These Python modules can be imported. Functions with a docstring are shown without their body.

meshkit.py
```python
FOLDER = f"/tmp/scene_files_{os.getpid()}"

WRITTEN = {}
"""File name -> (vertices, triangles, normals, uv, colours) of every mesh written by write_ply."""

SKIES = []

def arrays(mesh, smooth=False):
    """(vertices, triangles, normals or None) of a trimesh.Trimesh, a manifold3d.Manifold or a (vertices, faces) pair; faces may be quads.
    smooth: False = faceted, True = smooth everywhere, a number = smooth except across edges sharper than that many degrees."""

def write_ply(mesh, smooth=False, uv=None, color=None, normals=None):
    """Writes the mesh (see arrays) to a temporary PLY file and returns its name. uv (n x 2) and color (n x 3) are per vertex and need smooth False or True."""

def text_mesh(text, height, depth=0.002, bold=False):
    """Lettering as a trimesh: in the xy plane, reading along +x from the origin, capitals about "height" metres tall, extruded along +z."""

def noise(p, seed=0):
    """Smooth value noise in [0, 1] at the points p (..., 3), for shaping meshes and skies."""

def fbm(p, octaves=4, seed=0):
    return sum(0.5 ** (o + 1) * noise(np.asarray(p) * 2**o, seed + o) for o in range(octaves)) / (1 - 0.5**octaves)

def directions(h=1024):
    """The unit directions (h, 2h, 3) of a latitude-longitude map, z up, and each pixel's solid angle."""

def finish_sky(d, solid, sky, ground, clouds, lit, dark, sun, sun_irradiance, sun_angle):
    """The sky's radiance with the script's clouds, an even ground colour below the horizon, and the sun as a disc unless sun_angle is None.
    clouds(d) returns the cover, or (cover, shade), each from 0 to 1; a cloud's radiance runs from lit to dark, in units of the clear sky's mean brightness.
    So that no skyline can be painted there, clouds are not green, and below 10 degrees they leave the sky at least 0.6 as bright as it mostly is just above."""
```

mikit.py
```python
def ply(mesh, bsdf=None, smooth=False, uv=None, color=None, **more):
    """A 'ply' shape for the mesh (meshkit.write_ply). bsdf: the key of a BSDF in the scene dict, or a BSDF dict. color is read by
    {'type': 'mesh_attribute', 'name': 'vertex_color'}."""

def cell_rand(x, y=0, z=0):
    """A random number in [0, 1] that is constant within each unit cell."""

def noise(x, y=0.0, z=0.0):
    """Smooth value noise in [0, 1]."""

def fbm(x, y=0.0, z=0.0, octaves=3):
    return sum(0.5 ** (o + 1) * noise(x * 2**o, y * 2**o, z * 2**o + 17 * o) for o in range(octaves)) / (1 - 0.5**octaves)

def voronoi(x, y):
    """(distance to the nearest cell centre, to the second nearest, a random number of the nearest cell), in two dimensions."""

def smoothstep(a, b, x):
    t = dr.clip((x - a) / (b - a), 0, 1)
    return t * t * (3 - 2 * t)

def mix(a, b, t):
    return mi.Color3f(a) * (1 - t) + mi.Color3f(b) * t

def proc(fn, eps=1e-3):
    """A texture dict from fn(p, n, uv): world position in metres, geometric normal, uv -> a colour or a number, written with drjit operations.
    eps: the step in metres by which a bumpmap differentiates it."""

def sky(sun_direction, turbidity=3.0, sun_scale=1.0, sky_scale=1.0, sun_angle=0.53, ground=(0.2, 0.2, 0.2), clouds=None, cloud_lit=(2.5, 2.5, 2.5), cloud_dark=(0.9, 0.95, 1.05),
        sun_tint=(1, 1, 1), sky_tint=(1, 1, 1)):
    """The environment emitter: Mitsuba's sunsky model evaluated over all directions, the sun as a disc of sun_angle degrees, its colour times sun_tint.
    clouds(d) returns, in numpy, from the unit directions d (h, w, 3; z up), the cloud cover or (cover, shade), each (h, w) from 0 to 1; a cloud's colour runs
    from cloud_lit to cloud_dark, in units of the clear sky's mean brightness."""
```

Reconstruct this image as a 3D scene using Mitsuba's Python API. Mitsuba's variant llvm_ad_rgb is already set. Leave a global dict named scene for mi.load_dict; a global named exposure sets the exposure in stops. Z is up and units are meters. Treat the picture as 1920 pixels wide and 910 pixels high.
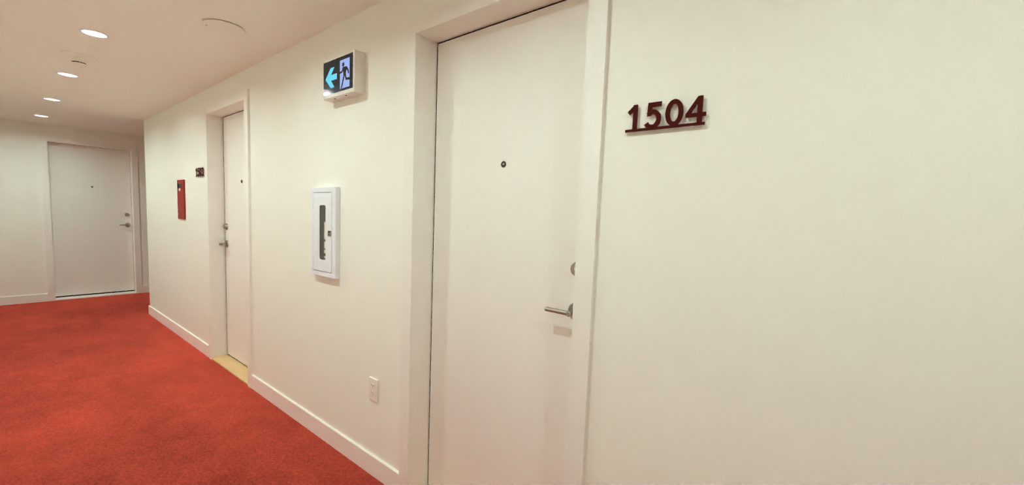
import math
import numpy as np
import trimesh
import manifold3d as m3
from shapely.geometry import Polygon, LineString, Point, box as sbox
from shapely import affinity
from shapely.ops import unary_union
import drjit as dr
import mitsuba as mi
import mikit
from mikit import noise, fbm, smoothstep, mix

T = mi.ScalarTransform4f
scene, labels = {}, {}

# ---------------------------------------------------------------- camera, light, exposure
F_PX, CX, CY = 778.0, 950.89, 472.74            # focal length and principal point in pixels of the 1920 x 910 frame
YAW, PITCH, ROLL = 0.8959, 0.0828, 0.0377
EYE = np.array([0.0, -1.218, 1.3806])
exposure = 0.0
LAMP = np.array([1.0, 1.245, 1.17]) * 408.0      # radiance of a downlight lens
LAMP_X = [-7.59, -6.255, -4.92, -3.585, -2.25, -0.915, 0.42]
LAMP_Y = -0.78

_cy, _sy, _cp, _sp = math.cos(YAW), math.sin(YAW), math.cos(PITCH), math.sin(PITCH)
FWD = np.array([-_cy * _cp, _sy * _cp, -_sp])
_r = np.cross(FWD, [0, 0, 1]); _r /= np.linalg.norm(_r)
_u = np.cross(_r, FWD)
UP = -_r * math.sin(ROLL) + _u * math.cos(ROLL)
scene['camera'] = {
    'type': 'perspective', 'fov_axis': 'x', 'fov': math.degrees(2 * math.atan(960 / F_PX)),
    'principal_point_offset_x': -(CX - 960) / 1920, 'principal_point_offset_y': -(CY - 455) / 910,
    'near_clip': 0.02, 'far_clip': 100.0,
    'to_world': T().look_at(origin=EYE.tolist(), target=(EYE + FWD).tolist(), up=UP.tolist())}

# ---------------------------------------------------------------- dimensions of the corridor
H = 2.389                    # ceiling
XC = -6.697                  # outer corner where the long wall ends
XF = -8.395                  # face of the end wall
YL = -1.56                   # wall behind the camera's left shoulder
XB = 2.2                     # end of the corridor behind the camera
YP = 3.2                     # end of the side passage
A3, A4, AF = -4.336, -1.520, -0.694   # left edges of the three door openings
W, HH, JD = 0.847, 2.170, 0.108       # opening width, height, depth of the leaf in the wall
CW, CT = 0.067, 0.016                 # casing width, thickness
BB, BT = 0.109, 0.013                 # baseboard height, thickness
TH = 0.20                             # wall thickness


# ---------------------------------------------------------------- materials
def rgb(*c):
    return {'type': 'rgb', 'value': [float(x) for x in c]}


def plastic(c, rough=0.4, spec=0.4):
    return {'type': 'twosided', 'bsdf': {'type': 'principled', 'base_color': rgb(*c) if isinstance(c, (tuple, list)) else c, 'roughness': rough, 'specular': spec}}


def wall_color(p, n, uv):
    t = fbm(p.x * 1.7 + 3, p.y * 1.7 + 9, p.z * 1.7, 3)
    return mix((0.870, 0.852, 0.782), (0.890, 0.872, 0.802), t)


def carpet_color(p, n, uv):
    big = fbm(p.x * 1.1 + 5, p.y * 1.6 + 2, 0.0, 3)
    mid = fbm(p.x * 9, p.y * 12, 3.0, 2)
    fine = noise(p.x * 260, p.y * 260, 7.0)
    speck = noise(p.x * 120, p.y * 120, 1.0)
    k = 0.80 + 0.62 * (big - 0.5) + 0.20 * (mid - 0.5) + 0.42 * (fine - 0.5) + 0.26 * (speck - 0.5)
    return mi.Color3f(0.455, 0.061, 0.039) * k


def carpet_pile(p, n, uv):
    return noise(p.x * 300, p.y * 300, 0.0) * 0.7 + noise(p.x * 130, p.y * 130, 4.0) * 0.6


scene['wall_paint'] = {'type': 'twosided', 'bsdf': {'type': 'diffuse', 'reflectance': mikit.proc(wall_color)}}
scene['ceiling_paint'] = {'type': 'twosided', 'bsdf': {'type': 'diffuse', 'reflectance': rgb(0.925, 0.89, 0.81)}}
scene['trim_paint'] = plastic((0.86, 0.84, 0.79), 0.42, 0.35)
scene['door_paint'] = plastic((0.855, 0.835, 0.785), 0.45, 0.3)
scene['carpet'] = {'type': 'twosided', 'bsdf': {'type': 'bumpmap', 'arbitrary': mikit.proc(carpet_pile, 1e-3), 'scale': 0.0012,
                   'bsdf': {'type': 'principled', 'base_color': mikit.proc(carpet_color), 'roughness': 0.95, 'specular': 0.1, 'sheen': 0.3, 'sheen_tint': 0.8}}}


def stone_color(p, n, uv):
    return mix((0.64, 0.43, 0.20), (0.70, 0.49, 0.25), fbm(p.x * 14, p.y * 30, p.z * 14, 3))


scene['threshold_stone'] = plastic(mikit.proc(stone_color), 0.4, 0.4)
scene['white_enamel'] = plastic((0.80, 0.82, 0.875), 0.4, 0.3)
scene['white_plastic'] = plastic((0.82, 0.80, 0.75), 0.35, 0.5)
scene['sign_housing_paint'] = plastic((0.80, 0.79, 0.76), 0.5, 0.4)
scene['black_acrylic'] = plastic((0.010, 0.020, 0.028), 0.14, 0.25)
scene['lit_acrylic'] = {'type': 'twosided', 'bsdf': {'type': 'diffuse', 'reflectance': rgb(0.02, 0.02, 0.02)}}
scene['dark_hole'] = plastic((0.012, 0.01, 0.009), 0.8, 0.1)
scene['rubber'] = plastic((0.02, 0.017, 0.014), 0.8, 0.1)
scene['oxblood_paint'] = plastic((0.062, 0.005, 0.0035), 0.6, 0.08)
scene['red_enamel'] = plastic((0.285, 0.030, 0.024), 0.6, 0.15)
scene['brown_plate'] = plastic((0.085, 0.05, 0.035), 0.6, 0.15)
scene['cabinet_lining'] = plastic((0.05, 0.042, 0.037), 0.6, 0.2)
scene['extinguisher_paint'] = plastic((0.055, 0.035, 0.032), 0.3, 0.5)
scene['label_navy'] = plastic((0.05, 0.06, 0.085), 0.4, 0.4)
scene['paper'] = plastic((0.80, 0.70, 0.58), 0.8, 0.1)
scene['satin_steel'] = {'type': 'twosided', 'bsdf': {'type': 'roughconductor', 'material': 'none', 'specular_reflectance': rgb(0.40, 0.36, 0.325), 'alpha': 0.26}}
scene['chrome'] = {'type': 'twosided', 'bsdf': {'type': 'roughconductor', 'material': 'none', 'specular_reflectance': rgb(0.72, 0.70, 0.68), 'alpha': 0.12}}
scene['dark_bronze'] = {'type': 'twosided', 'bsdf': {'type': 'roughconductor', 'material': 'none', 'specular_reflectance': rgb(0.10, 0.085, 0.075), 'alpha': 0.2}}
scene['lens_glass'] = {'type': 'dielectric', 'int_ior': 1.5}
scene['pane_glass'] = {'type': 'thindielectric', 'int_ior': 1.22}
scene['reflector_white'] = {'type': 'twosided', 'bsdf': {'type': 'diffuse', 'reflectance': rgb(0.55, 0.55, 0.53)}}
scene['lamp_body'] = plastic((0.8, 0.8, 0.8), 0.5, 0.3)


# ---------------------------------------------------------------- mesh helpers
def bx(x0, x1, y0, y1, z0, z1):
    m = trimesh.creation.box(extents=(x1 - x0, y1 - y0, z1 - z0))
    m.apply_translation(((x0 + x1) / 2, (y0 + y1) / 2, (z0 + z1) / 2))
    return m


def rbx(x0, x1, y0, y1, z0, z1, b=0.0015):
    """a box with chamfered edges"""
    pts = []
    for sx in (0, 1):
        for sy in (0, 1):
            for sz in (0, 1):
                X, Y, Z = (x0, x1)[sx], (y0, y1)[sy], (z0, z1)[sz]
                dx, dy, dz = (b, -b)[sx], (b, -b)[sy], (b, -b)[sz]
                pts += [(X, Y + dy, Z + dz), (X + dx, Y, Z + dz), (X + dx, Y + dy, Z)]
    return trimesh.convex.convex_hull(np.array(pts))


def hull(pts):
    return trimesh.convex.convex_hull(np.array(pts, float))


def join(*ms):
    return trimesh.util.concatenate(list(ms))


def man(m):
    return m3.Manifold(m3.Mesh(np.asarray(m.vertices, np.float32), np.asarray(m.faces, np.uint32)))


def cut(m, *holes):
    a = man(m)
    for h in holes:
        a = a - man(h)
    r = a.to_mesh()
    return trimesh.Trimesh(r.vert_properties[:, :3], r.tri_verts, process=False)


ROT_UP = np.array([[1, 0, 0, 0], [0, 0, -1, 0], [0, 1, 0, 0], [0, 0, 0, 1.0]])


def extr(shape, y_front, y_back):
    """a flat outline in (x, z), given thickness from y_back out to y_front (the smaller y, towards the corridor)"""
    gs = [g for g in getattr(shape, 'geoms', [shape]) if g.area > 0]
    m = join(*[trimesh.creation.extrude_polygon(g, y_back - y_front, engine='earcut') for g in gs])
    m.apply_transform(ROT_UP)
    m.apply_translation((0, y_back, 0))
    return m


def lathe(profile, n=48):
    """profile (radius, height) revolved about z"""
    return trimesh.creation.revolve(np.array(profile, float), sections=n)


def out(m, x, y, z):
    """a lathed piece whose axis +z is turned to point out of the wall (-y), set at x, y, z"""
    m = m.copy()
    m.apply_transform(ROT_UP)
    m.apply_translation((x, y, z))
    return m


def down(m, x, y, z):
    m = m.copy()
    m.apply_transform(np.diag([1, -1, -1, 1.0]))
    m.apply_translation((x, y, z))
    return m


def tube(p0, p1, r0, r1=None, n=24):
    r1 = r0 if r1 is None else r1
    p0, p1 = np.array(p0, float), np.array(p1, float)
    d = p1 - p0
    L = np.linalg.norm(d)
    b = min(r0, r1) * 0.18
    m = lathe([(0, 0), (r0 - b, 0), (r0, b), (r1, L - b), (r1 - b, L), (0, L)], n)
    m.apply_transform(trimesh.geometry.align_vectors([0, 0, 1], d / L))
    m.apply_translation(p0)
    return m


def place(m, frame):
    if frame is None:
        return m
    m = m.copy()
    m.apply_transform(frame)
    return m


def obj(key, mesh, bsdf, smooth=False, frame=None, **more):
    base, k = key, 1
    while key in scene:
        key = f'{base}_{k:03d}'
        k += 1
    scene[key] = mikit.ply(place(mesh, frame), bsdf, smooth=smooth, **more)
    return key


def tag(key, label, category=None, group=None, kind=None):
    d = {'label': label}
    if category:
        d['category'] = category
    if group:
        d['group'] = group
    if kind:
        d['kind'] = kind
    labels[key] = d


# ---------------------------------------------------------------- setting
obj('floor', bx(XF - TH, XB + TH, YL - TH, YP + TH, -0.06, 0.0), 'carpet')
tag('floor', 'red cut pile carpet covering the whole corridor floor', 'carpet', kind='structure')
CAN_R, CAN_TOP, CAN_D = 0.0530, 0.0470, 0.012      # downlight can: radius at the ceiling, at the lens, depth of the lens
obj('ceiling', cut(bx(XF - TH, XB + TH, YL - TH, YP + TH, H, H + 0.12),
                   *[down(lathe([(0, 0.01), (CAN_R + 0.003, 0.01), (CAN_R + 0.003, -0.06), (0, -0.06)][::-1], 40), x, LAMP_Y, H) for x in LAMP_X]), 'ceiling_paint')
tag('ceiling', 'flat off white painted corridor ceiling with recessed downlights', 'ceiling', kind='structure')

FW = np.array([[0, -1, 0, XF], [1, 0, 0, 0], [0, 0, 1, 0], [0, 0, 0, 1.0]])   # local wall frame -> the end wall
J = 0.02                                                                     # thickness of the jamb lining


def opening(a):
    return bx(a - J, a + W + J, -0.1, TH + 0.1, -0.1, HH + J)


obj('wall_right', cut(bx(XC, XB, 0, TH, 0, H), opening(A3), opening(A4)), 'wall_paint')
tag('wall_right', 'long cream corridor wall holding doors 1503 and 1504', 'wall', kind='structure')
obj('wall_end', cut(bx(YL, YP, 0, TH, 0, H), opening(AF)), 'wall_paint', frame=FW)
tag('wall_end', 'cream wall closing the far end of the corridor', 'wall', kind='structure')
obj('wall_passage', bx(XC, XC + TH, TH, YP, 0, H), 'wall_paint')
tag('wall_passage', 'cream wall turning the corner into the side passage', 'wall', kind='structure')
obj('wall_passage_end', bx(XF - TH, XC + TH, YP, YP + TH, 0, H), 'wall_paint')
tag('wall_passage_end', 'cream wall at the end of the side passage', 'wall', kind='structure')
obj('wall_left', bx(XF - TH, XB + TH, YL - TH, YL, 0, H), 'wall_paint')
tag('wall_left', 'cream corridor wall opposite the numbered doors', 'wall', kind='structure')
obj('wall_back', bx(XB, XB + TH, YL, TH, 0, H), 'wall_paint')
tag('wall_back', 'cream wall at the near end of the corridor', 'wall', kind='structure')


def base_run(x0, x1, frame=None, key='baseboard', w=False):
    prof = Polygon([(0, 0), (BT, 0), (BT, BB - 0.004), (BT - 0.004, BB), (0, BB)])
    m = trimesh.creation.extrude_polygon(prof, x1 - x0, engine='earcut')
    # profile x -> -y, profile y -> z, extrusion z -> x
    m.apply_transform(np.array([[0, 0, 1, x0], [-1, 0, 0, 0], [0, 1, 0, 0], [0, 0, 0, 1.0]]))
    return obj(key, m, 'trim_paint', frame=frame)


k = base_run(XC - BT, A3 - CW, key='baseboard_right')
tag(k, 'cream baseboard from the corner to the casing of door 1503', 'baseboard', kind='structure')
k = base_run(A3 + W + CW, A4 - CW, key='baseboard_right')
tag(k, 'cream baseboard between door 1503 and door 1504', 'baseboard', kind='structure')
k = base_run(A4 + W + CW, XB, key='baseboard_right')
tag(k, 'cream baseboard to the right of door 1504', 'baseboard', kind='structure')
k = base_run(YL, AF - CW, FW, 'baseboard_end')
tag(k, 'cream baseboard on the end wall left of its door', 'baseboard', kind='structure')
k = base_run(AF + W + CW, YP, FW, 'baseboard_end')
tag(k, 'cream baseboard on the end wall right of its door', 'baseboard', kind='structure')
RW = np.array([[0, 1, 0, XC], [-1, 0, 0, 0], [0, 0, 1, 0], [0, 0, 0, 1.0]])
k = base_run(-YP, 0.0, RW, 'baseboard_passage')
tag(k, 'cream baseboard along the side passage wall', 'baseboard', kind='structure')
LW = np.array([[-1, 0, 0, 0], [0, -1, 0, YL], [0, 0, 1, 0], [0, 0, 0, 1.0]])
k = base_run(-XB, -XF - BT, LW, 'baseboard_left')
tag(k, 'cream baseboard along the wall opposite the doors', 'baseboard', kind='structure')


# ---------------------------------------------------------------- doors
def rose_mesh(r, t):
    return lathe([(0, 0), (r, 0), (r, t * 0.7), (r - 0.002, t), (0, t)], 56)


def build_door(n, a, frame, lock_side, label, gl=0.006, gr=0.006, gt=0.006, z0=0.030, recess=0.0025, saddle='threshold_stone'):
    """door_n in its opening, its casing and jamb lining as trim_n. lock_side: 'left' or 'right'"""
    b = a + W
    # trim: jamb linings with stops, casing boards, threshold
    tk = f'trim_{n}'
    tag(tk, label[1], 'door frame', kind='structure')
    ST = 0.014                                     # door stop
    yb = JD + 0.046
    obj(f'{tk}__jamb', join(bx(a - J, a, 0, TH, 0, HH), bx(a, a + ST, yb, TH, 0, HH)), 'trim_paint', frame=frame)
    obj(f'{tk}__jamb', join(bx(b, b + J, 0, TH, 0, HH), bx(b - ST, b, yb, TH, 0, HH)), 'trim_paint', frame=frame)
    obj(f'{tk}__head_jamb', join(bx(a - J, b + J, 0, TH, HH, HH + J), bx(a + ST, b - ST, yb, TH, HH - ST, HH)), 'trim_paint', frame=frame)
    t = HH + CW

    def board(poly):
        return extr(Polygon(poly), -CT, 0)
    obj(f'{tk}__casing', board([(a - CW, 0), (a, 0), (a, HH), (a - CW, t)]), 'trim_paint', frame=frame)
    obj(f'{tk}__casing', board([(b, 0), (b + CW, 0), (b + CW, t), (b, HH)]), 'trim_paint', frame=frame)
    obj(f'{tk}__head_casing', board([(a, HH), (b, HH), (b + CW, t), (a - CW, t)]), 'trim_paint', frame=frame)
    obj(f'{tk}__threshold', hull([(x, y, z) for x in (a, b) for y, z in ((-0.010, 0), (-0.010, 0.010), (0.004, 0.021), (TH, 0.021), (TH, 0))]),
        saddle, frame=frame)
    labels[f'{tk}__threshold'] = {'label': 'pale yellow stone threshold' if saddle == 'threshold_stone' else 'cream threshold'}
    # leaf
    dk = f'door_{n}'
    obj(dk, rbx(a + gl, b - gr, JD, JD + 0.044, z0, HH - gt, 0.001), 'door_paint', frame=frame)
    tag(dk, label[0], 'door', kind='structure')
    s0, s1 = JD + recess, JD + 0.04
    seal = join(bx(a + 0.0002, a + gl - 0.0003, s0, s1, z0, HH - gt), bx(b - gr + 0.0003, b - 0.0002, s0, s1, z0, HH - gt),
                bx(a + 0.0002, b - 0.0002, s0, s1, HH - gt + 0.0003, HH - 0.0002))
    obj(f'{dk}__smoke_seal', seal, 'rubber', frame=frame)
    labels[f'{dk}__smoke_seal'] = {'label': 'black smoke seal in the gap around the leaf'}
    obj(f'{dk}__bottom_sweep', bx(a + gl, b - gr, JD + 0.004, JD + 0.03, 0.0212, z0 - 0.0003), 'rubber', frame=frame)
    # peephole
    px, pz = a + W / 2, 1.597
    pk = obj(f'{dk}__peephole', out(lathe([(0.0060, -0.001), (0.0128, -0.001), (0.0128, 0.002), (0.0110, 0.0045), (0.0068, 0.0045), (0.0060, 0.003), (0.0060, -0.001)], 40), px, JD, pz),
             'dark_bronze', smooth=40, frame=frame)
    labels[pk] = {'label': 'small dark round peephole'}
    obj(f'{pk}__lens', out(lathe([(0, 0.0002), (0.0058, 0.0002), (0.0058, 0.002), (0.0045, 0.0036), (0.0025, 0.0043), (0, 0.0045)], 32), px, JD, pz), 'chrome', smooth=40, frame=frame)
    # deadbolt and lever
    s = 1 if lock_side == 'left' else -1
    lx = (a if s > 0 else b) + s * 0.054
    kk = obj(f'{dk}__deadbolt', out(lathe([(0, 0), (0.028, 0), (0.028, 0.004), (0.0235, 0.019), (0.022, 0.0205), (0, 0.0205)], 56), lx, JD, 1.205), 'satin_steel', smooth=30, frame=frame)
    labels[kk] = {'label': 'satin steel deadbolt cylinder'}
    obj(f'{kk}__key_plug', join(out(rose_mesh(0.0085, 0.0015), lx, JD - 0.0205, 1.205)), 'chrome', smooth=30, frame=frame)
    obj(f'{kk}__keyhole', rbx(lx - 0.0012, lx + 0.0012, JD - 0.0224, JD - 0.022, 1.200, 1.210, 0.0001), 'dark_hole', frame=frame)
    hk = obj(f'{dk}__lever_handle', join(tube((lx, JD - 0.009, 1.049), (lx, JD - 0.0615, 1.049), 0.0098),
                                         tube((lx - s * 0.0098, JD - 0.053, 1.049), (lx + s * 0.100, JD - 0.053, 1.050), 0.0086, 0.0080)),
             'satin_steel', smooth=30, frame=frame)
    labels[hk] = {'label': 'straight round steel lever handle'}
    obj(f'{hk}__rose', out(lathe([(0, 0), (0.032, 0), (0.032, 0.006), (0.030, 0.0085), (0.012, 0.0095), (0, 0.0095)], 56), lx, JD, 1.049), 'satin_steel', smooth=30, frame=frame)


build_door(1, AF, FW, 'right', ('plain cream entry door in the end wall beyond the corner', 'cream frame and casing of the door in the end wall'), 0.004, 0.003, 0.003, 0.038, 0.012, 'trim_paint')
build_door(2, A3, None, 'left', ('plain cream entry door next to the number 1503', 'cream recessed frame and casing of the door numbered 1503'), gl=0.014)
build_door(3, A4, None, 'right', ('large plain cream entry door left of the number 1504', 'cream recessed frame and casing of the door numbered 1504'))

# ---------------------------------------------------------------- door numbers
DS = 0.0125          # stroke width of a digit
DH = 0.0700          # digit height above the bar


def stroke(pts, w=DS, cap=2):
    return LineString(pts).buffer(w / 2, cap_style=cap, join_style=2, quad_segs=12)


def arc(cx, cy, rx, ry, a0, a1, n=28):
    return [(cx + rx * math.cos(math.radians(t)), cy + ry * math.sin(math.radians(t))) for t in np.linspace(a0, a1, n)]


def digit(ch):
    """(outline with its left edge at 0, standing on z = 0)"""
    h = DH
    if ch == '1':
        stem = sbox(0.0155, -0.003, 0.0280, h)
        flag = Polygon([(0.0280, h), (0.0190, h), (-0.0015, h - 0.019), (0.0050, h - 0.0275), (0.0185, h - 0.0145), (0.0280, h - 0.010)])
        return stem.union(flag)
    if ch == '5':
        top = sbox(0.0075, h - 0.0125, 0.0455, h)
        stem = Polygon([(0.0075, h), (0.0195, h), (0.0180, h - 0.034), (0.0060, h - 0.038)])
        bowl = stroke([(0.0085, h - 0.0335)] + arc(0.0208, 0.0225, 0.0188, 0.0215, 108, -152), cap=2)
        return unary_union([top, stem, bowl.intersection(sbox(-1, -0.004, 1, h))])
    if ch == '0':
        o = affinity.scale(Point(0.0243, h / 2 - 0.001).buffer(1, quad_segs=24), 0.0243, h / 2 + 0.0015)
        i = affinity.scale(Point(0.0243, h / 2 - 0.001).buffer(1, quad_segs=24), 0.0243 - DS, h / 2 - 0.0105)
        return o.difference(i)
    if ch == '4':
        stem = sbox(0.0300, -0.003, 0.0425, h)
        bar = sbox(0.0000, 0.0160, 0.0520, 0.0260)
        diag = Polygon([(0.0425, h), (0.0305, h), (0.0000, 0.0250), (0.0000, 0.0160), (0.0130, 0.0260), (0.0330, h - 0.013)])
        return unary_union([stem, bar, diag.buffer(0)])
    if ch == '3':
        up = stroke(arc(0.0205, h - 0.0195, 0.0150, 0.0132, 165, -90), cap=2)
        lo = stroke(arc(0.0205, 0.0195, 0.0175, 0.0190, 90, -155), cap=2)
        return unary_union([up, lo]).intersection(sbox(-1, -0.004, 1, h))


def number_sign(text, offs, x, z, label):
    root = 'number_sign' if 'number_sign__bar' not in scene else 'number_sign_001'
    obj(f'{root}__bar', extr(sbox(x, z, x + 0.2216, z + 0.0072), -0.0115, -0.0070), 'oxblood_paint')
    for ch, o in zip(text, offs):
        obj(f'{root}__digit', extr(affinity.translate(digit(ch), x + o, z + 0.0072), -0.0115, -0.0070), 'oxblood_paint')
    for px in (0.024, 0.207):
        obj(f'{root}__standoff', tube((x + px, 0, z + 0.0036), (x + px, -0.0072, z + 0.0036), 0.0025, n=12), 'dark_bronze')
    tag(root, label, 'door number')


number_sign('1504', (0.0062, 0.0580, 0.1160, 0.1712), -0.5296, 1.6485, 'dark oxblood number 1504 on an underline bar, on the wall at right')
number_sign('1503', (0.0062, 0.0580, 0.1160, 0.1760), -4.6840, 1.6485, 'small dark oxblood number 1503 on the wall left of the middle door')

# ---------------------------------------------------------------- exit sign
EX0, EX1, EZ0, EZ1, ED = -2.2440, -1.9350, 1.9765, 2.1785, 0.060
FX, FZ, FWD_, FHT = -2.2375, 1.9960, 0.2890, 0.1710
hs = cut(rbx(EX0, EX1, -ED, 0, EZ0, EZ1, 0.002), bx(FX, FX + FWD_, -ED - 0.01, -ED + 0.0012, FZ, FZ + FHT))
obj('exit_sign__housing', hs, 'sign_housing_paint')
obj('exit_sign__face', bx(FX, FX + FWD_, -ED + 0.0002, -ED + 0.0012, FZ, FZ + FHT), 'black_acrylic')


def on_face(poly):
    return affinity.translate(poly, FX, FZ)


arrow = Polygon([(0.0200, 0.0825), (0.0740, 0.1335), (0.1120, 0.1335), (0.0795, 0.0975), (0.1365, 0.0975), (0.1365, 0.0680), (0.0795, 0.0680), (0.1120, 0.0310), (0.0740, 0.0310)])
obj('exit_sign__arrow', extr(on_face(arrow), -ED - 0.0002, -ED + 0.0002), 'lit_acrylic', emitter={'type': 'area', 'radiance': rgb(0.16, 0.70, 0.88)})
labels['exit_sign__arrow'] = {'label': 'glowing cyan arrow pointing left'}


def strokes(*runs):
    return unary_union([LineString(p).buffer(w / 2, cap_style=1, join_style=1, quad_segs=8) for p, w in runs])


head = affinity.scale(Point(0.1985, 0.1285).buffer(1, quad_segs=16), 0.0112, 0.0105)
runner = unary_union([
    head,
    Polygon([(0.1900, 0.1130), (0.2040, 0.1150), (0.2300, 0.1130), (0.2340, 0.1040), (0.2225, 0.0860), (0.2235, 0.0730), (0.2010, 0.0730), (0.2020, 0.0880)]).buffer(0.0015),
    strokes(([(0.2310, 0.1075), (0.2440, 0.0930), (0.2490, 0.0800)], 0.0105), ([(0.1955, 0.1080), (0.1890, 0.0950), (0.1690, 0.0920)], 0.0100),
            ([(0.2075, 0.0780), (0.1990, 0.0540), (0.1850, 0.0210)], 0.0115), ([(0.1845, 0.0195), (0.1780, 0.0145)], 0.0075),
            ([(0.2160, 0.0790), (0.2265, 0.0530), (0.2620, 0.0500)], 0.0120), ([(0.2630, 0.0545), (0.2645, 0.0480)], 0.0085))])
doorway = sbox(0.1665, 0.0120, 0.2580, 0.1530).difference(runner)
obj('exit_sign__doorway_panel', extr(on_face(doorway), -ED - 0.0002, -ED + 0.0002), 'lit_acrylic', emitter={'type': 'area', 'radiance': rgb(0.36, 0.47, 0.83)})
labels['exit_sign__doorway_panel'] = {'label': 'glowing pale blue doorway panel around the figure'}
obj('exit_sign__running_figure', extr(on_face(runner), -ED - 0.0001, -ED + 0.0002), 'black_acrylic')
labels['exit_sign__running_figure'] = {'label': 'black running figure'}
for sx in (-2.155, -2.045):
    obj('exit_sign__screw', rbx(sx - 0.004, sx + 0.004, -0.044, -0.036, EZ0 - 0.0015, EZ0, 0.0005), 'dark_hole')
tag('exit_sign', 'lit exit sign box with a cyan left arrow and running figure, high on the wall', 'exit sign')

# ---------------------------------------------------------------- fire extinguisher cabinet
C0, C1, CZ0, CZ1, CD = -2.4490, -2.1705, 1.0010, 1.5125, 0.027
D0, D1, DZ0, DZ1 = -2.4220, -2.2080, 1.0290, 1.4850
S0, S1, SZ0, SZ1 = -2.3465, -2.2760, 1.0990, 1.4110
IN = 0.10            # depth of the box in the wall
NICHE = (-2.4350, -2.1950, 1.0150, 1.4990)


def rrect(x0, z0, x1, z1, r):
    return sbox(x0 + r, z0 + r, x1 - r, z1 - r).buffer(r, quad_segs=8)


# the niche in the long wall
scene['wall_right'] = mikit.ply(cut(bx(XC, XB, 0, TH, 0, H), opening(A3), opening(A4), bx(NICHE[0], NICHE[1], -0.05, IN, NICHE[2], NICHE[3])), 'wall_paint')
fr = sbox(C0, CZ0, C1, CZ1).difference(sbox(D0, DZ0, D1, DZ1))
frame_mesh = cut(rbx(C0, C1, -CD, 0, CZ0, CZ1, 0.002), bx(D0, D1, -0.1, 0.1, DZ0, DZ1))
obj('extinguisher_cabinet__frame', frame_mesh, 'white_enamel')
q = 0.0026
door = cut(rbx(D0 + q, D1 - q, -CD - 0.001, -CD + 0.0015, DZ0 + q, DZ1 - q, 0.0008), extr(rrect(S0, SZ0, S1, SZ1, 0.012), -0.1, 0.1))
dk = obj('extinguisher_cabinet__door', door, 'white_enamel')
obj(f'{dk}__pane', extr(rrect(S0 - 0.004, SZ0 - 0.004, S1 + 0.004, SZ1 + 0.004, 0.012), -CD + 0.0016, -CD + 0.0030), 'pane_glass')
labels[f'{dk}__pane'] = {'label': 'tall narrow glass pane'}
lk = obj(f'{dk}__latch', rbx(-2.2480, -2.2130, -CD - 0.003, -CD - 0.001, 1.2380, 1.2690, 0.0008), 'satin_steel')
labels[lk] = {'label': 'small square steel latch'}
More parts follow.
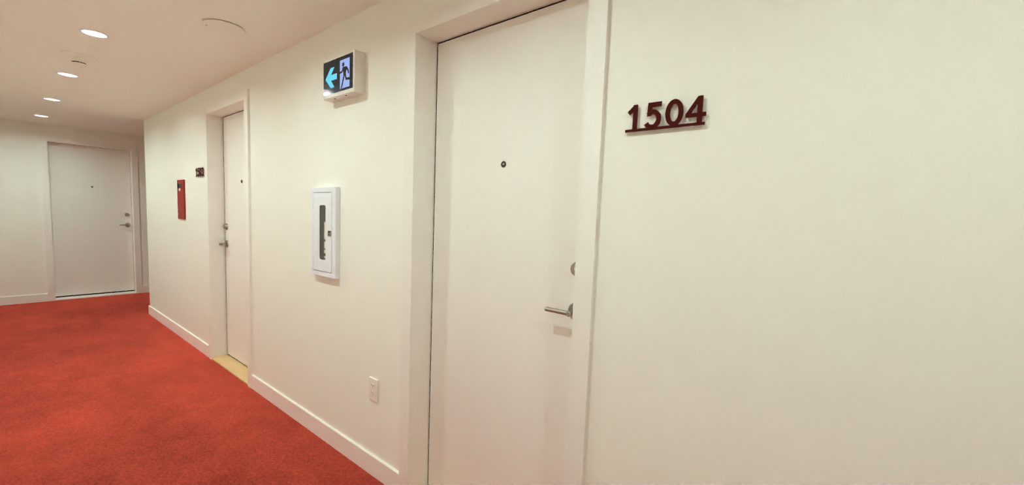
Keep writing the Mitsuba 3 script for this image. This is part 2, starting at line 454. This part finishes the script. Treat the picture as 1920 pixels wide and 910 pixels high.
obj(f'{dk}__latch_pull', join(rbx(-2.2450, -2.2400, -CD - 0.0036, -CD - 0.003, 1.2410, 1.2660, 0.0002), rbx(-2.2400, -2.2165, -CD - 0.0036, -CD - 0.003, 1.2610, 1.2660, 0.0002)), 'dark_hole')
n0, n1, n2, n3 = NICHE
e = 0.0008
w_ = 0.004
obj('extinguisher_cabinet__back_panel', bx(n0 + e, n1 - e, IN - w_ - e, IN - e, n2 + e, n3 - e), 'cabinet_lining')
for q0, q1, q2, q3 in ((n0 + e, n0 + w_, n2 + w_, n3 - w_), (n1 - w_, n1 - e, n2 + w_, n3 - w_), (n0 + e, n1 - e, n2 + e, n2 + w_), (n0 + e, n1 - e, n3 - w_, n3 - e)):
    obj('extinguisher_cabinet__side_panel', bx(q0, q1, -0.002, IN - w_ - e, q2, q3), 'cabinet_lining')
tag('extinguisher_cabinet', 'white metal fire extinguisher cabinet with a tall dark window, on the wall between the doors', 'cabinet')

# the extinguisher that stands inside it
ex, ey = -2.318, 0.046
eb = lathe([(0, 0), (0.036, 0), (0.039, 0.004), (0.039, 0.225), (0.036, 0.245), (0.026, 0.262), (0.014, 0.270), (0.013, 0.285), (0, 0.285)], 40)
eb.apply_translation((ex, ey, n2 + 0.004))
obj('fire_extinguisher__cylinder', eb, 'extinguisher_paint', smooth=35)
lb = lathe([(0.0391, 0.085), (0.0395, 0.085), (0.0395, 0.15), (0.0391, 0.15), (0.0391, 0.085)], 40)
lb.apply_translation((ex, ey, n2 + 0.004))
obj('fire_extinguisher__label_band', lb, 'label_navy', smooth=35)
vz = n2 + 0.004 + 0.285
obj('fire_extinguisher__valve', join(rbx(ex - 0.012, ex + 0.012, ey - 0.012, ey + 0.012, vz, vz + 0.03, 0.002), rbx(ex - 0.008, ex + 0.062, ey - 0.008, ey + 0.008, vz + 0.03, vz + 0.036, 0.001),
                                     rbx(ex - 0.008, ex + 0.066, ey - 0.008, ey + 0.008, vz + 0.052, vz + 0.058, 0.001)), 'dark_bronze')
tag('fire_extinguisher', 'dark fire extinguisher behind the narrow pane of the white cabinet', 'fire extinguisher')
# paper record strip hanging inside at the right edge of the pane
strip = sbox(-2.3200, 1.1070, -2.2900, 1.3160)
for a_, b_ in ((1.2030, 1.2155), (1.1560, 1.1635), (1.1190, 1.1340)):
    strip = strip.difference(sbox(-2.33, a_, -2.2985, b_))
obj('inspection_strip', extr(strip, -0.0125, -0.0117), 'paper')
tag('inspection_strip', 'cream notched paper strip behind the right edge of the cabinet pane', 'tag')

# ---------------------------------------------------------------- red call panel by 1503
P0, P1, PZ0, PZ1 = -5.2830, -5.0635, 1.2420, 1.6330
obj('call_panel__plate', rbx(P0, P1, -0.014, 0, PZ0, PZ1, 0.002), 'red_enamel')
obj('call_panel__window', rbx(-5.255, -5.105, -0.0152, -0.014, 1.553, 1.592, 0.0004), 'brown_plate')
obj('call_panel__slot', rbx(-5.255, -5.210, -0.0160, -0.0152, 1.549, 1.596, 0.0004), 'dark_hole')
obj('call_panel__button', out(lathe([(0, 0), (0.015, 0), (0.015, 0.004), (0.012, 0.007), (0, 0.008)], 32), -5.181, -0.014, 1.5345), 'white_enamel', smooth=40)
labels['call_panel__button'] = {'label': 'small white round button'}
tag('call_panel', 'tall narrow red panel with a white button, on the wall left of number 1503', 'panel')

# ---------------------------------------------------------------- power outlet
O0, O1, OZ0, OZ1 = -1.8640, -1.7870, 0.4060, 0.5240
obj('power_outlet__plate', rbx(O0, O1, -0.0085, 0, OZ0, OZ1, 0.0025), 'white_plastic')
om = (O0 + O1) / 2
obj('power_outlet__insert', rbx(om - 0.0165, om + 0.0165, -0.0102, -0.0085, OZ0 + 0.026, OZ1 - 0.026, 0.0006), 'white_plastic')
for zc in (0.4840, 0.4460):
    rk = obj('power_outlet__receptacle', out(lathe([(0, 0), (0.0132, 0), (0.0132, 0.0006), (0.0125, 0.001), (0, 0.001)], 28), om, -0.0102, zc), 'white_plastic')
    obj(f'{rk}__slot', rbx(om - 0.0075, om - 0.0050, -0.0115, -0.0112, zc + 0.0005, zc + 0.0085, 0.0001), 'dark_hole')
    obj(f'{rk}__slot', rbx(om + 0.0050, om + 0.0075, -0.0115, -0.0112, zc + 0.0005, zc + 0.0070, 0.0001), 'dark_hole')
    obj(f'{rk}__ground_hole', out(lathe([(0, 0), (0.0025, 0), (0.0025, 0.0003), (0, 0.0003)], 16), om, -0.0112, zc - 0.006), 'dark_hole')
tag('power_outlet', 'white double power outlet low on the wall left of door 1504', 'outlet')

# ---------------------------------------------------------------- ceiling: downlights, plate, detector
ring = lathe([(CAN_R, -0.001), (CAN_R, 0.003), (CAN_R + 0.003, 0.0045), (0.0630, 0.0035), (0.0660, 0.0012), (0.0660, 0), (CAN_R + 0.0015, 0), (CAN_R + 0.0015, -0.001), (CAN_R, -0.001)][::-1], 56)
cone = lathe([(CAN_R, -0.001), (CAN_TOP, -CAN_D), (CAN_TOP, -CAN_D - 0.006), (0, -CAN_D - 0.006), (0, -CAN_D - 0.008), (CAN_R + 0.0015, -CAN_D - 0.008), (CAN_R + 0.0015, -0.001), (CAN_R, -0.001)], 56)
lens = lathe([(0, -CAN_D - 0.004), (CAN_TOP - 0.0005, -CAN_D - 0.004), (CAN_TOP - 0.0005, -CAN_D), (CAN_TOP * 0.6, -CAN_D + 0.003), (0, -CAN_D + 0.004)], 48)
seen = ['farthest of the four recessed downlights, nearest the end wall', 'third recessed downlight from the camera, between two others', 'second recessed downlight, just past the smoke detector',
        'largest and nearest recessed downlight in view, before the smoke detector',
        'recessed downlight facing the exit sign and the extinguisher cabinet, above the frame', 'recessed downlight facing door 1504, above the frame',
        'recessed downlight beside the camera, facing the bare wall right of number 1504']
for i, x in enumerate(LAMP_X):
    key = 'downlight' if i == 0 else f'downlight_{i:03d}'
    scene[f'{key}__trim_ring'] = mikit.ply(down(ring, x, LAMP_Y, H), 'white_enamel', smooth=30)
    scene[f'{key}__reflector'] = mikit.ply(down(cone, x, LAMP_Y, H), 'reflector_white', smooth=30)
    scene[f'{key}__lens'] = mikit.ply(down(lens, x, LAMP_Y, H), 'lamp_body', emitter={'type': 'area', 'radiance': rgb(*LAMP)})
    tag(key, seen[i], 'downlight', 'recessed downlights along the ceiling')

cp = lathe([(0, 0.0015), (0.060, 0.0015), (0.060, 0), (0, 0)], 40)
pl = lathe([(0, 0.004), (0.0965, 0.004), (0.0985, 0.005), (0.0985, 0.0085), (0.0965, 0.0100), (0, 0.0105)], 64)
obj('ceiling_plate__cover', down(pl, -2.790, -0.348, H), 'ceiling_paint', smooth=30)
obj('ceiling_plate__spacer', down(lathe([(0, 0), (0.085, 0), (0.085, 0.004), (0, 0.004)], 48), -2.790, -0.348, H), 'dark_hole')
obj('ceiling_plate__hole', down(lathe([(0, 0), (0.0045, 0), (0.0045, 0.0006), (0, 0.0006)], 16), -2.8245, -0.4230, H - 0.0102), 'dark_hole')
tag('ceiling_plate', 'flat round white cover plate on the ceiling near the long wall', 'cover plate')

sx_, sy_ = -4.235, -0.785
obj('smoke_detector__base', down(lathe([(0, 0), (0.0880, 0), (0.0880, 0.006), (0.0840, 0.010), (0, 0.012)], 64), sx_, sy_, H), 'ceiling_paint', smooth=30)
obj('smoke_detector__head', down(lathe([(0, 0.012), (0.0370, 0.012), (0.0370, 0.044), (0.0310, 0.044), (0.0310, 0.0500), (0.0370, 0.0500), (0.0350, 0.055), (0.0270, 0.058), (0, 0.059)], 48), sx_, sy_, H), 'ceiling_paint', smooth=30)
obj('smoke_detector__vent', down(lathe([(0.0300, 0.0445), (0.0345, 0.0445), (0.0345, 0.0495), (0.0300, 0.0495), (0.0300, 0.0445)], 48), sx_, sy_, H), 'dark_hole')
for t in range(4):
    r_ = rbx(0.0340, 0.0374, -0.0015, 0.0015, 0.0438, 0.0502, 0.0003)
    r_.apply_transform(trimesh.transformations.rotation_matrix(math.radians(t * 90 - 4), [0, 0, 1]))
    obj('smoke_detector__rib', down(r_, sx_, sy_, H), 'ceiling_paint')
tag('smoke_detector', 'round white smoke detector with a dark vent slot, between two downlights', 'smoke detector')
